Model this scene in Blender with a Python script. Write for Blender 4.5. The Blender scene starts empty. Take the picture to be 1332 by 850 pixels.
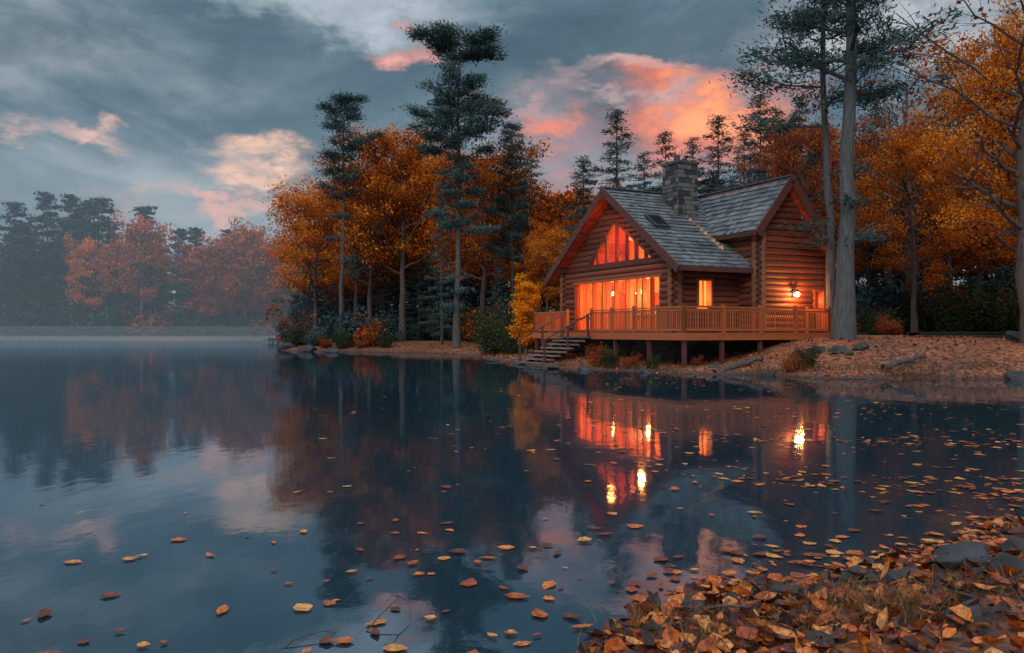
import bpy, math, random
import numpy as np
from mathutils import Vector
R=np.random.RandomState
random.seed(5)
scene=bpy.context.scene
COL=scene.collection
F=1036.0; CX=666; HY=432; CH=1.5
def wx(px,D): return (px-CX)/F*D
def wz(py,D): return CH-(py-HY)/F*D
# ---------------------------------------------------------------- mesh builder
class MB:
    def __init__(s): s.v=[];s.f=[];s.n=0
    def add(s,v,f,mat=0,rnd=None):
        v=np.asarray(v,dtype=np.float64).reshape(-1,3); f=np.asarray(f,dtype=np.int64)
        if len(f)==0: return
        if rnd is None: rnd=np.full(len(f),random.random())
        rnd=np.broadcast_to(np.asarray(rnd,dtype=np.float64),(len(f),))
        s.v.append(v); s.f.append((f+s.n,mat,rnd)); s.n+=len(v)
    def mesh(s,name,mats,smooth=()):
        me=bpy.data.meshes.new(name)
        V=np.concatenate(s.v)
        me.vertices.add(len(V)); me.vertices.foreach_set('co',V.ravel())
        loops=np.concatenate([f.ravel() for f,_,_ in s.f])
        tot=np.concatenate([np.full(len(f),f.shape[1]) for f,_,_ in s.f])
        start=np.concatenate([[0],np.cumsum(tot)[:-1]])
        me.loops.add(len(loops)); me.loops.foreach_set('vertex_index',loops.astype(np.int32))
        me.polygons.add(len(tot)); me.polygons.foreach_set('loop_start',start.astype(np.int32))
        try: me.polygons.foreach_set('loop_total',tot.astype(np.int32))
        except Exception: pass
        mi=np.concatenate([np.full(len(f),m) for f,m,_ in s.f]).astype(np.int32)
        me.polygons.foreach_set('material_index',mi)
        if smooth:
            me.polygons.foreach_set('use_smooth',np.isin(mi,list(smooth)))
        else: me.polygons.foreach_set('use_smooth',np.zeros(len(tot),dtype=bool))
        a=me.attributes.new('rnd','FLOAT','FACE')
        a.data.foreach_set('value',np.concatenate([r for _,_,r in s.f]).astype(np.float32))
        for m in mats: me.materials.append(m)
        me.update(calc_edges=True); me.validate()
        return me
    def obj(s,name,mats,parent=None,smooth=()):
        o=bpy.data.objects.new(name,s.mesh(name,mats,smooth)); COL.objects.link(o)
        if parent: o.parent=parent
        return o
def tube(pts,rad,sides=8,cap=False):
    pts=np.asarray(pts,float); n=len(pts); rad=np.broadcast_to(rad,(n,))
    t=np.gradient(pts,axis=0); t/=np.linalg.norm(t,axis=1)[:,None]+1e-9
    ref=np.array([0,0,1.]) if abs(t[0,2])<.8 else np.array([1.,0,0])
    a=np.cross(t,ref); a/=np.linalg.norm(a,axis=1)[:,None]+1e-9
    b=np.cross(t,a)
    th=np.linspace(0,2*np.pi,sides,endpoint=False)
    v=pts[:,None,:]+rad[:,None,None]*(np.cos(th)[None,:,None]*a[:,None,:]+np.sin(th)[None,:,None]*b[:,None,:])
    v=v.reshape(-1,3)
    i=np.arange(n-1)[:,None]*sides; j=np.arange(sides)[None,:]; j2=(j+1)%sides
    f=np.stack([i+j,i+j2,i+sides+j2,i+sides+j],-1).reshape(-1,4)
    return v,f
def diamonds(c,size,wid,rs,dirs=None,spread=1.0):
    n=len(c)
    a=rs.normal(size=(n,3))
    if dirs is not None: a=a*spread+dirs
    a/=np.linalg.norm(a,axis=1)[:,None]+1e-9
    b=np.cross(a,rs.normal(size=(n,3))); b/=np.linalg.norm(b,axis=1)[:,None]+1e-9
    L=(size*rs.uniform(.6,1.35,n))[:,None]
    v=np.stack([c-a*L*.5,c+b*L*wid*.5,c+a*L*.5,c-b*L*wid*.5],1).reshape(-1,3)
    f=np.arange(4*n).reshape(n,4)
    return v,f
def ico(sub):
    import bmesh
    bm=bmesh.new(); bmesh.ops.create_icosphere(bm,subdivisions=sub,radius=1)
    v=np.array([x.co[:] for x in bm.verts]); f=np.array([[q.index for q in p.verts] for p in bm.faces]); bm.free()
    return v,f
# ---------------------------------------------------------------- materials
def newmat(name):
    m=bpy.data.materials.new(name); m.use_nodes=True; nt=m.node_tree; nt.nodes.clear()
    out=nt.nodes.new('ShaderNodeOutputMaterial'); return m,nt,out
def nd(nt,t,**kw):
    n=nt.nodes.new(t)
    for k,v in kw.items(): setattr(n,k,v)
    return n
def ramp(nt,fac,stops,interp='LINEAR'):
    r=nt.nodes.new('ShaderNodeValToRGB'); r.color_ramp.interpolation=interp
    e=r.color_ramp.elements
    while len(e)<len(stops): e.new(.5)
    for x,(p,c) in zip(e,stops):
        x.position=p; x.color=(*c,1) if len(c)==3 else c
    nt.links.new(fac,r.inputs[0]); return r.outputs[0]
def mixc(nt,fac,a,b,mode='MIX'):
    m=nt.nodes.new('ShaderNodeMix'); m.data_type='RGBA'; m.blend_type=mode
    for s,i in ((fac,0),(a,6),(b,7)):
        if isinstance(s,(int,float)): m.inputs[i].default_value=s
        elif isinstance(s,tuple): m.inputs[i].default_value=(*s,1)
        else: nt.links.new(s,m.inputs[i])
    return m.outputs[2]
def math_(nt,op,a,b=None,clamp=False):
    m=nt.nodes.new('ShaderNodeMath'); m.operation=op; m.use_clamp=clamp
    for s,i in ((a,0),(b,1)):
        if s is None: continue
        if isinstance(s,(int,float)): m.inputs[i].default_value=s
        else: nt.links.new(s,m.inputs[i])
    return m.outputs[0]
def attr(nt): return nd(nt,'ShaderNodeAttribute',attribute_name='rnd').outputs['Fac']
def noise(nt,scale,detail=4,vec=None,rough=.55,dist=0):
    n=nd(nt,'ShaderNodeTexNoise'); n.inputs['Scale'].default_value=scale; n.inputs['Detail'].default_value=detail
    n.inputs['Roughness'].default_value=rough; n.inputs['Distortion'].default_value=dist
    if vec is None:
        tc=nd(nt,'ShaderNodeTexCoord'); vec=tc.outputs['Object']
    nt.links.new(vec,n.inputs['Vector']); return n.outputs['Fac']
def scaled(nt,s):
    tc=nd(nt,'ShaderNodeTexCoord'); mp=nd(nt,'ShaderNodeMapping'); mp.inputs['Scale'].default_value=s
    nt.links.new(tc.outputs['Object'],mp.inputs['Vector']); return mp.outputs[0]
def bump(nt,h,strength=.4,dist=.02):
    b=nd(nt,'ShaderNodeBump'); b.inputs['Strength'].default_value=strength; b.inputs['Distance'].default_value=dist
    nt.links.new(h,b.inputs['Height']); return b.outputs[0]
def leafmat(name,stops,objvar=.12,transl=.3,near=False):
    m,nt,out=newmat(name)
    oi=nd(nt,'ShaderNodeObjectInfo')
    f=math_(nt,'ADD',attr(nt),math_(nt,'MULTIPLY',math_(nt,'SUBTRACT',oi.outputs['Random'],.5),objvar*2))
    c=ramp(nt,f,stops)
    if near:
        c=mixc(nt,.7,c,mixc(nt,1.0,c,ramp(nt,noise(nt,38,4),[(.38,(.25,.2,.2)),(.62,(1.25,1.2,1.2))]),'MULTIPLY'))
        p=nd(nt,'ShaderNodeBsdfPrincipled'); p.inputs['Roughness'].default_value=.45
        p.inputs['Specular IOR Level'].default_value=.3; nt.links.new(c,p.inputs['Base Color'])
    else:
        p=nd(nt,'ShaderNodeBsdfDiffuse'); nt.links.new(c,p.inputs['Color'])
    if transl<=0: nt.links.new(p.outputs[0],out.inputs[0]); return m
    t=nd(nt,'ShaderNodeBsdfTranslucent'); nt.links.new(c,t.inputs['Color'])
    mx=nd(nt,'ShaderNodeMixShader'); mx.inputs[0].default_value=transl
    nt.links.new(p.outputs[0],mx.inputs[1]); nt.links.new(t.outputs[0],mx.inputs[2]); nt.links.new(mx.outputs[0],out.inputs[0])
    return m
def basic(name,c1,c2,scale=6,rough=.8,stretch=(1,1,1),bstr=.4,bd=.02,useattr=.5,detail=5,spec=.3):
    m,nt,out=newmat(name)
    n=noise(nt,scale,detail,scaled(nt,stretch))
    f=math_(nt,'ADD',math_(nt,'MULTIPLY',n,1-useattr),math_(nt,'MULTIPLY',attr(nt),useattr))
    c=ramp(nt,f,[(.25,c1),(.75,c2)])
    p=nd(nt,'ShaderNodeBsdfPrincipled'); p.inputs['Roughness'].default_value=rough; p.inputs['Specular IOR Level'].default_value=spec
    nt.links.new(c,p.inputs['Base Color']); nt.links.new(bump(nt,n,bstr,bd),p.inputs['Normal'])
    nt.links.new(p.outputs[0],out.inputs[0]); return m
def emis(name,c,s):
    m,nt,out=newmat(name); e=nd(nt,'ShaderNodeEmission'); e.inputs[0].default_value=(*c,1); e.inputs[1].default_value=s
    nt.links.new(e.outputs[0],out.inputs[0]); return m
M_ORANGE=leafmat('autumn_leaves',[(0,(.07,.018,.008)),(.3,(.25,.052,.010)),(.6,(.55,.135,.014)),(.8,(.72,.235,.026)),(1,(.78,.36,.06))],.18)
M_RUST=leafmat('rust_leaves',[(0,(.05,.018,.013)),(.4,(.18,.042,.020)),(.75,(.37,.088,.025)),(1,(.45,.15,.04))])
M_YEL=leafmat('yellow_leaves',[(0,(.32,.08,.01)),(.5,(.70,.21,.010)),(1,(.82,.38,.025))])
M_GREENL=leafmat('green_leaves',[(0,(.010,.020,.012)),(.5,(.03,.045,.02)),(1,(.085,.085,.03))],transl=.15)
M_PINE=leafmat('pine_needles',[(0,(.012,.028,.030)),(.5,(.042,.075,.073)),(1,(.095,.14,.13))],transl=0)
M_FARC=leafmat('far_needles',[(0,(.014,.032,.038)),(.5,(.030,.056,.062)),(1,(.06,.09,.095))],transl=0)  # distance haze put into the colour: bluer, less saturated needles
M_FARO=leafmat('far_autumn_leaves',[(0,(.09,.020,.010)),(.4,(.32,.065,.016)),(.75,(.58,.135,.02)),(1,(.68,.23,.04))],.2,transl=.2)
M_BARK=basic('bark',(.03,.026,.026),(.12,.10,.09),5,.95,(3,3,.6),.9,.06,.1)
M_BARKG=basic('bark_grey',(.035,.04,.045),(.13,.13,.13),4,.95,(4,4,.5),1,.08,.1)
M_LOG=basic('log_wood',(.060,.019,.013),(.185,.055,.031),5,.55,(1,1,4),.4,.02,.55)
M_LOGEND=basic('log_end',(.12,.05,.03),(.22,.10,.05),9,.8,useattr=.3)
M_DECK=basic('deck_wood',(.24,.055,.018),(.40,.115,.036),6,.5,(1,1,3),.3,.01,.5)
M_TRIM=basic('trim_wood',(.05,.018,.016),(.11,.036,.028),6,.6,useattr=.3)
M_SOF=basic('soffit_wood',(.28,.055,.025),(.42,.09,.035),6,.6,(1,1,1),.2,.01,.6)
M_STEP=basic('step_wood',(.06,.05,.045),(.18,.14,.12),6,.8,useattr=.4)
M_SHING=basic('shingle',(.050,.057,.067),(.15,.158,.172),4,.7,(1,1,1),.5,.02,.55)
M_STONE=basic('chimney_stone',(.030,.033,.038),(.13,.13,.13),6,.85,useattr=.7,bstr=.7)
M_ROCK=basic('rock',(.012,.014,.016),(.075,.075,.08),3,.8,useattr=.1,bstr=.9,bd=.06,detail=9,spec=.15)
M_FOUND=basic('foundation_stone',(.03,.03,.03),(.09,.08,.07),4,.9,useattr=.5)
M_INT=basic('interior_wood',(.42,.17,.07),(.8,.38,.16),5,.7,useattr=.75)
M_DARK=basic('dark_metal',(.015,.015,.017),(.04,.04,.045),5,.5,useattr=.2)
M_FURN=basic('furniture',(.10,.03,.015),(.25,.09,.04),5,.7)
M_BULB=emis('bulb',(1,.66,.28),90)
M_SHADE=emis('lamp_shade',(1,.58,.2),9)
def glassmat():
    m,nt,out=newmat('window_glass')
    g=nd(nt,'ShaderNodeBsdfGlossy'); g.inputs['Roughness'].default_value=.02
    t=nd(nt,'ShaderNodeBsdfTransparent')
    mx=nd(nt,'ShaderNodeMixShader'); mx.inputs[0].default_value=.08
    nt.links.new(t.outputs[0],mx.inputs[1]); nt.links.new(g.outputs[0],mx.inputs[2]); nt.links.new(mx.outputs[0],out.inputs[0]); return m
M_GLASS=glassmat()
M_FALL=leafmat('fallen_leaf',[(0,(.03,.012,.009)),(.3,(.12,.028,.012)),(.55,(.33,.065,.014)),(.82,(.58,.15,.022)),(1,(.60,.27,.07))],0,.1,True)
M_GRASS=leafmat('dry_grass',[(0,(.03,.018,.012)),(.5,(.13,.06,.028)),(1,(.26,.15,.06))],0,.15)
# ---------------------------------------------------------------- terrain
WP=np.array([(.41,3.7),(.1,2.8),(-.7,1.2),(-2,-3),(-6,-8),(-60,-30),(-150,-10),(-185,60),(-160,125),(-110,141),(-80,143),(-62,140),(-48,143),(-36,142),(-30,128),(-17,92),
 (-17.5,80),(-20,72),(-20.3,67.5),(-18.5,63.5),(-15,61.5),(-10,59),(-6,56.5),(-3.8,53.5),(-2.2,47),(-.9,41),(.7,35.2),(2.8,31.3),(5,29.2),(6.2,28.2),(8,27.9),(9.2,27.1),(10.2,25.6),(11.5,25.2),(13,26.2),(14.3,25.3),(16.5,25.8),
 (22,26.5),(30,24),(31,14),(22,9),(14,8.0),(8,7.4),(5.5,6.7),(3.9,6.2),(2.9,5.3),(2.3,5.1),(1.7,4.6),(1.2,4.6),(.77,4.25)])
def sdist(x,y):
    x=np.asarray(x,float); y=np.asarray(y,float)
    d2=np.full(x.shape,1e18); ins=np.zeros(x.shape,bool); n=len(WP)
    for i in range(n):
        ax,ay=WP[i]; bx,by=WP[(i+1)%n]; ex,ey=bx-ax,by-ay
        t=np.clip(((x-ax)*ex+(y-ay)*ey)/(ex*ex+ey*ey),0,1)
        d2=np.minimum(d2,(x-ax-t*ex)**2+(y-ay-t*ey)**2)
        if ay!=by:
            c=((ay>y)!=(by>y))&(x<(bx-ax)*(y-ay)/(by-ay)+ax); ins^=c
    d=np.sqrt(d2); return np.where(ins,-d,d)
rs=R(3); WV=[(rs.normal(size=2),rs.uniform(0,6.28)) for _ in range(14)]
def wnoise(x,y,s):
    o=0
    for i,(k,p) in enumerate(WV): o=o+np.sin((k[0]*x+k[1]*y)/s*(1+.35*i)+p)/(1+.25*i)
    return o/4
def sst(a,b,x):
    t=np.clip((x-a)/(b-a),0,1); return t*t*(3-2*t)
def height(x,y):
    x=np.asarray(x,float); y=np.asarray(y,float)
    d=sdist(x,y); d=d+wnoise(x,y,.5)*.1*sst(0,1,np.abs(y-3)/3)+wnoise(x,y,1.6)*.25*sst(14,20,y)
    far=sst(12,20,y)
    cap=.20*(1-far)+far*(.7+.58*sst(2,12,x)); sc=1.3*(1-far)+far*(3+1.6*sst(2,8,x)-2.4*sst(8,12,x))
    l=np.clip(d,0,None)
    z=cap*(1-np.exp(-l/sc))+.012*far
    z=z*(1-.72*np.exp(-(((x-5.6)/4.3)**2+((y-32.3)/3.6)**2)**1.5))
    z=z+np.clip((y-50)*.08,0,6)*sst(8,24,x)*sst(2,14,l)+np.clip(l-4,0,60)*.04*sst(100,140,y)
    z=z+(.02*wnoise(x,y,.35)*(1-far)+.07*wnoise(x,y,1.2)*far)*sst(0,1.5,l)
    return np.where(d>0,np.maximum(z,.005),-np.clip(-d*.3,0,1.6)-.004)
def hz(x,y): return float(height(np.array([x]),np.array([y]))[0])
a=2.0
sx=np.linspace(-math.asinh(420/a),math.asinh(420/a),560); X=a*np.sinh(sx)
sy=np.linspace(-math.asinh(60/a),math.asinh(620/a),560); Y=a*np.sinh(sy)+2
gx,gy=np.meshgrid(X,Y); gz=height(gx.ravel(),gy.ravel())
nx,ny=len(X),len(Y)
i=np.arange(ny-1)[:,None]*nx; j=np.arange(nx-1)[None,:]
ff=np.stack([i+j,i+j+1,i+j+1+nx,i+j+nx],-1).reshape(-1,4)
def groundmat():
    m,nt,out=newmat('leaf_litter')
    tc=nd(nt,'ShaderNodeTexCoord'); v=nd(nt,'ShaderNodeTexVoronoi'); v.inputs['Scale'].default_value=11; nt.links.new(tc.outputs['Object'],v.inputs['Vector'])
    sep=nd(nt,'ShaderNodeSeparateColor'); nt.links.new(v.outputs['Color'],sep.inputs[0])
    c=ramp(nt,sep.outputs[0],[(0,(.035,.014,.010)),(.3,(.14,.036,.016)),(.6,(.30,.07,.020)),(.85,(.38,.12,.035)),(1,(.32,.17,.07))])
    n=noise(nt,.35,5); soil=(.028,.020,.016)
    c=mixc(nt,ramp(nt,n,[(.38,(0,0,0)),(.6,(1,1,1))]),mixc(nt,.55,c,soil),c)
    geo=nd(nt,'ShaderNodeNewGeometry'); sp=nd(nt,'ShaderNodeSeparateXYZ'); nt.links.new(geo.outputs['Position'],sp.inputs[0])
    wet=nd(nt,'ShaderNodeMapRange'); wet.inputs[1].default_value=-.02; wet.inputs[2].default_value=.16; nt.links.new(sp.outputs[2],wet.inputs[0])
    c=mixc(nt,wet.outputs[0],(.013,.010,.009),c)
    p=nd(nt,'ShaderNodeBsdfPrincipled'); p.inputs['Roughness'].default_value=.85; nt.links.new(c,p.inputs['Base Color'])
    nt.links.new(bump(nt,math_(nt,'ADD',v.outputs['Distance'],noise(nt,30,6)),.6,.03),p.inputs['Normal']); nt.links.new(p.outputs[0],out.inputs[0]); return m
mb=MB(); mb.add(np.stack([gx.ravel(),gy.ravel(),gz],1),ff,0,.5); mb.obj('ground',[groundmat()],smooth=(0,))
def watermat():
    m,nt,out=newmat('lake_water')
    n1=noise(nt,1.1,3,scaled(nt,(1,.45,1))); n2=noise(nt,7,3,scaled(nt,(1,.6,1)))
    h=math_(nt,'ADD',n1,math_(nt,'MULTIPLY',n2,.15))
    b=bump(nt,h,.12,.05)
    g=nd(nt,'ShaderNodeBsdfGlossy'); g.inputs['Roughness'].default_value=.04; g.inputs['Color'].default_value=(.78,.90,1,1); nt.links.new(b,g.inputs['Normal'])
    d=nd(nt,'ShaderNodeBsdfDiffuse'); d.inputs['Color'].default_value=(.012,.028,.040,1)
    fr=nd(nt,'ShaderNodeFresnel'); fr.inputs[0].default_value=2.6; nt.links.new(b,fr.inputs['Normal'])
    mx=nd(nt,'ShaderNodeMixShader'); nt.links.new(fr.outputs[0],mx.inputs[0]); nt.links.new(d.outputs[0],mx.inputs[1]); nt.links.new(g.outputs[0],mx.inputs[2])
    nt.links.new(mx.outputs[0],out.inputs[0]); return m
mb=MB(); mb.add([(-400,-55,0),(400,-55,0),(400,600,0),(-400,600,0)],[(0,1,2,3)]); mb.obj('lake_water',[watermat()])
# ---------------------------------------------------------------- trees
def branch(p0,az,L,up,curve,rs,n=6):
    t=np.linspace(0,1,n)[:,None]
    d=np.array([math.cos(az),math.sin(az),0])
    p=p0+d*L*t*(1-.1*abs(up))+np.array([0,0,1.])*(up*L*t+curve*L*t**2)
    p[1:]+=rs.normal(size=(n-1,3))*L*.03
    return p
def trunkpath(H,rs,wig=.012,n=12,lean=0):
    z=np.linspace(0,H,n); p=np.zeros((n,3)); p[:,2]=z
    w=np.cumsum(rs.normal(size=(n,2)),axis=0)*wig*H/3; w-=w[0]; p[:,:2]=w; p[:,0]+=lean*z
    p[0,2]=-.6
    return p
def onpath(p,z):
    return np.array([np.interp(z,p[:,2],p[:,0]),np.interp(z,p[:,2],p[:,1]),z])
def foliage(mb,cent,sig,per,size,wid,rs,mat,dirs=None,spread=1.0):
    C=np.repeat(cent,per,0); cr=np.repeat(rs.uniform(0,1,len(cent)),per)
    off=rs.normal(size=C.shape)*sig
    C=C+off
    D=None if dirs is None else np.repeat(dirs,per,0)
    v,f=diamonds(C,size,wid,rs,D,spread)
    hz_=np.clip(off[:,2]/(np.asarray(sig)[2]+1e-6)*.12,-.25,.25)  # top light put into the colour: higher leaves in a clump lighter
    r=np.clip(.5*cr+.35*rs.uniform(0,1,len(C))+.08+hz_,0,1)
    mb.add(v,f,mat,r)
def gen_decid(seed,H=15,Rr=5,base=.25,nl=24,per=50,leaf=.2,sig=.45,mats=None,tr=.018,dens=1.0,nsub=6):
    rs=R(seed); mb=MB(); tp=trunkpath(H*.93,rs,.02)
    zz=tp[:,2]/H; mb.add(*tube(tp,np.clip(H*tr*(1-.93*zz)+.02,.03,9)*(1+.5*np.exp(-np.clip(zz,0,1)*18)),9),0,.5)
    cents=[]
    for k in range(nl):
        t=(k+.5)/nl; h=H*(base+(.92-base)*t); az=k*2.4+rs.uniform(-.5,.5)
        prof=math.sin(math.pi*min(.97,(t*.80+.16)))**.75
        L=Rr*prof*rs.uniform(.55,1.25)
        p=branch(onpath(tp,h),az,L,.35+.6*t,.12,rs)
        r0=H*tr*.42*(1-.7*t)
        mb.add(*tube(p,np.linspace(r0,r0*.25,len(p)),5),0,.5)
        for s in range(nsub):
            u=rs.uniform(.3,1); idx=u*(len(p)-1); i0=int(idx)
            q=p[i0]+(p[min(i0+1,len(p)-1)]-p[i0])*(idx-i0)
            a2=az+rs.uniform(-1.3,1.3); l2=L*.42*rs.uniform(.6,1.2)+.1*Rr/1.7
            pp=branch(q,a2,l2,rs.uniform(-.1,.7),.1,rs,4)
            mb.add(*tube(pp,np.linspace(r0*.35,r0*.1,4),3),0,.5)
            if rs.uniform()<dens: cents.append(pp[-1])
            if rs.uniform()<dens: cents.append(pp[2]+rs.normal(size=3)*.8*sig)
            if rs.uniform()<.5*dens: cents.append(pp[-1]+rs.normal(size=3)*1.3*sig)
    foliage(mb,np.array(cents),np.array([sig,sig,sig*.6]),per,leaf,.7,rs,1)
    return mb.mesh('decid_%d'%seed,mats or [M_BARK,M_ORANGE],smooth=(0,))
def gen_pine(seed,H=24,Rr=4,base=.5,nb=34,per=70,needle=.34,mats=None,tr=.011,lean=0,prof=None,flat=.16,low=0,sig=.42,hs=None,flare=.5,wid=.22):
    rs=R(seed); mb=MB(); tp=trunkpath(H*.98,rs,.009,14,lean)
    zz=tp[:,2]/H; mb.add(*tube(tp,np.clip(H*tr*(1-.9*zz),.03,9)*(1+flare*np.exp(-np.clip(zz,0,1)*30)),12),0,.5)
    cents=[];dirs=[]
    if hs is None: hs=[base+(1-base)*((k+.5)/nb)**.95 for k in range(nb)]
    hs=list(hs)+list(rs.uniform(base*.35,base,low))
    for k,hh in enumerate(hs):
        az=k*2.4+rs.uniform(-.7,.7)
        t=(hh-base)/(1-base); pr=prof(t) if (prof and t>0) else (1-.75*max(t,0))
        L=Rr*pr*rs.uniform(.5,1.2)
        if t<0: L=Rr*rs.uniform(.15,.4)
        upv=rs.uniform(.0,.25)+.25*max(t,0)
        if hh>.93: upv=rs.uniform(.0,.12)
        p=branch(onpath(tp,min(hh*H,H*.975)),az,L,upv,.10 if hh<.93 else .02,rs)
        r0=H*tr*.28*(1-.5*max(t,0)); mb.add(*tube(p,np.linspace(r0,r0*.25,len(p)),5),0,.5)
        if t<0 and rs.uniform()<.5: continue
        d=np.array([math.cos(az),math.sin(az),.25]); s=np.array([-math.sin(az),math.cos(az),0])
        m=max(3,int(L*3.0))
        for q in range(m):
            u=rs.uniform(.3,1.03); idx=min(u,.999)*(len(p)-1); i0=int(idx); pt=p[i0]+(p[i0+1]-p[i0])*(idx-i0)
            w=L*.30*(1.15-u)+.25; o=rs.uniform(-1,1)
            e=pt+s*o*w+np.array([0,0,rs.uniform(0,.15)])
            if q%3==0: mb.add(*tube(np.array([pt,(pt+e)/2,e]),np.array([r0*.3,r0*.2,r0*.1]),3),0,.5)
            cents.append(e); dirs.append(d+s*o*.8)
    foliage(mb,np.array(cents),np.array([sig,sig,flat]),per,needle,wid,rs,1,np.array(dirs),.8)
    return mb.mesh('pine_%d'%seed,mats or [M_BARK,M_PINE],smooth=(0,))
def gen_spruce(seed,H=20,Rr=3.2,base=.08,nb=85,per=30,needle=.30,mats=None,tr=.012,droop=-.25,wid=.22):
    rs=R(seed); mb=MB(); tp=trunkpath(H,rs,.004,10)
    zz=tp[:,2]/H; mb.add(*tube(tp,np.clip(H*tr*(1-.97*zz),.02,9),8),0,.5)
    cents=[];dirs=[]
    for k in range(nb):
        t=(k+.5)/nb; hh=base+(1-base)*t; az=k*2.4+rs.uniform(-.5,.5)
        L=Rr*(1-t)**.8*rs.uniform(.45,1.25)+.2
        p=branch(onpath(tp,hh*H),az,L,droop*(1-t)+.2*t,.14,rs,5)
        mb.add(*tube(p,np.linspace(H*.0025,.01,5),3),0,.5)
        d=np.array([math.cos(az),math.sin(az),-.1]); s=np.array([-math.sin(az),math.cos(az),0])
        for q in range(max(3,int(L*3.2))):
            u=rs.uniform(.2,1.02); idx=min(u,.999)*4; i0=int(idx); pt=p[i0]+(p[i0+1]-p[i0])*(idx-i0)
            o=rs.uniform(-1,1); cents.append(pt+s*o*(L*.28*(1.1-u)+.12)-np.array([0,0,rs.uniform(0,.15)])); dirs.append(d+s*o)
    foliage(mb,np.array(cents),np.array([.26,.26,.11]),per,needle,wid,rs,1,np.array(dirs),.7)
    return mb.mesh('spruce_%d'%seed,mats or [M_BARK,M_PINE],smooth=(0,))
DEC=[gen_decid(11,base=.32),gen_decid(12,Rr=4.3,base=.36,nl=22),gen_decid(13,Rr=5.2,base=.30,nl=26)]
DECR=[gen_decid(14,mats=[M_BARK,M_RUST],dens=.8),gen_decid(15,Rr=4.2,mats=[M_BARK,M_RUST],dens=.65,per=40)]
BARE=[gen_decid(17,mats=[M_BARK,M_RUST],dens=.12,per=14,nl=26,Rr=4,nsub=9)]
SPR=[gen_spruce(21,Rr=3.8,nb=66),gen_spruce(22,Rr=3.2,nb=58),gen_spruce(23,Rr=4.4,nb=66)]
PIN=[gen_pine(31,base=.35,nb=42),gen_pine(32,base=.45,Rr=3.6,nb=36)]
FS=[gen_spruce(41,mats=[M_BARK,M_FARC],Rr=3.8,nb=60,needle=.6,per=12,wid=.35),gen_pine(42,mats=[M_BARK,M_FARC],base=.3,Rr=4.4,nb=40,needle=.65,per=22,wid=.35),gen_pine(43,mats=[M_BARK,M_FARC],base=.42,Rr=4,nb=34,needle=.65,per=22,wid=.35)]
FD=[gen_decid(44,mats=[M_BARK,M_FARO],leaf=.38,per=16,nl=22),gen_decid(45,mats=[M_BARK,M_FARO],leaf=.38,per=16,Rr=4.3,base=.3),gen_decid(46,mats=[M_BARK,M_RUST],leaf=.36,per=14)]
PH={}
for l,h in ((DEC,15),(DECR,15),(BARE,15),(SPR,20),(PIN,24),(FS,24),(FD,15)):
    for q,m in enumerate(l): PH[m.name]=h if m.name!=FS[0].name else 20
def place(me,name,x,y,H,rot=None,parent=None,wide=1.0,z=None):
    o=bpy.data.objects.new(name,me); COL.objects.link(o)
    s=H/PH[me.name]; o.scale=(s*wide,s*wide,s); o.location=(x,y,hz(x,y) if z is None else z)
    o.rotation_euler=(0,0,random.uniform(0,6.28) if rot is None else rot)
    if parent: o.parent=parent
    return o
def pl(me,name,px,D,topy,**k):
    x=wx(px,D); g=hz(x,D); return place(me,name,x,D,wz(topy,D)-g,**k)
hs1=list(np.linspace(.58,.80,15))+list(np.linspace(.84,.99,14))
hp=gen_pine(51,H=24,Rr=3.1,base=.55,low=8,per=62,hs=hs1,sig=.38,prof=lambda t:(.55+.9*t if t<.4 else (1.0 if t<.6 else (.85-.3*(t-.6)/.4)))); PH[hp.name]=24
pl(hp,'pine_tree',446,66,120)
pl(PIN[1],'pine_tree',462,69,270,wide=.5)
hs2=list(np.linspace(.36,.60,16))+list(np.linspace(.61,.82,26))+[.84,.86,.89]+list(np.linspace(.945,.985,15))
hp2=gen_pine(52,H=26,Rr=4.0,base=.34,low=10,sig=.45,per=75,hs=hs2,prof=lambda t:(.6 if t<.4 else (1.0-.15*abs(t-.55)*4 if t<.73 else (.45 if t<.88 else .85)))); PH[hp2.name]=26
pl(hp2,'pine_tree',594,57,46)
pl(SPR[1],'spruce_tree',575,61,260,wide=1.0)
pl(PIN[0],'pine_tree',668,64,158,wide=.85)
pl(SPR[0],'spruce_tree',690,72,190)
pl(SPR[2],'spruce_tree',396,65.5,388,wide=1.7)
for px,D,ty,i in ((412,76,262,0),(440,84,240,1),(482,72,225,2),(524,70,182,0),(556,78,205,1),(500,82,220,0),(628,68,205,2),(640,80,230,1),(612,88,245,0),(712,62,300,1),(700,78,285,2),(738,70,305,0)):
    pl(DEC[i],'maple_tree',px,D,ty,wide=random.uniform(.8,1.0))
pl(DECR[0],'oak_tree',590,90,225); pl(DECR[1],'oak_tree',540,92,215); pl(DECR[1],'oak_tree',462,78,250); pl(SPR[0],'spruce_tree',500,74,300); pl(SPR[2],'spruce_tree',545,73,310); pl(SPR[1],'spruce_tree',648,60,330)
sy_=gen_decid(61,H=3.6,Rr=.62,base=.12,nl=18,per=60,leaf=.09,sig=.13,mats=[M_BARK,M_YEL],nsub=4); PH[sy_.name]=3.6
pl(sy_,'birch_tree',684,42,364)
for px,D,ty,i in ((758,62,205,0),(802,60,142,2),(838,72,198,1),(866,64,170,0),(900,74,180,1),(934,60,150,2),(968,70,170,0),(990,62,120,0),(1010,76,140,1),(1042,66,125,2),(1140,62,135,0),(1232,60,72,1),(1300,66,100,2)):
    pl(SPR[i],'spruce_tree',px,D,ty,wide=random.uniform(1.15,1.4))
pl(BARE[0],'bare_tree',1180,52,85); pl(BARE[0],'bare_tree',1155,56,120); pl(DECR[0],'oak_tree',1050,54,175)
pl(BARE[0],'bare_tree',1345,30,-70,wide=1.1)
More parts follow.
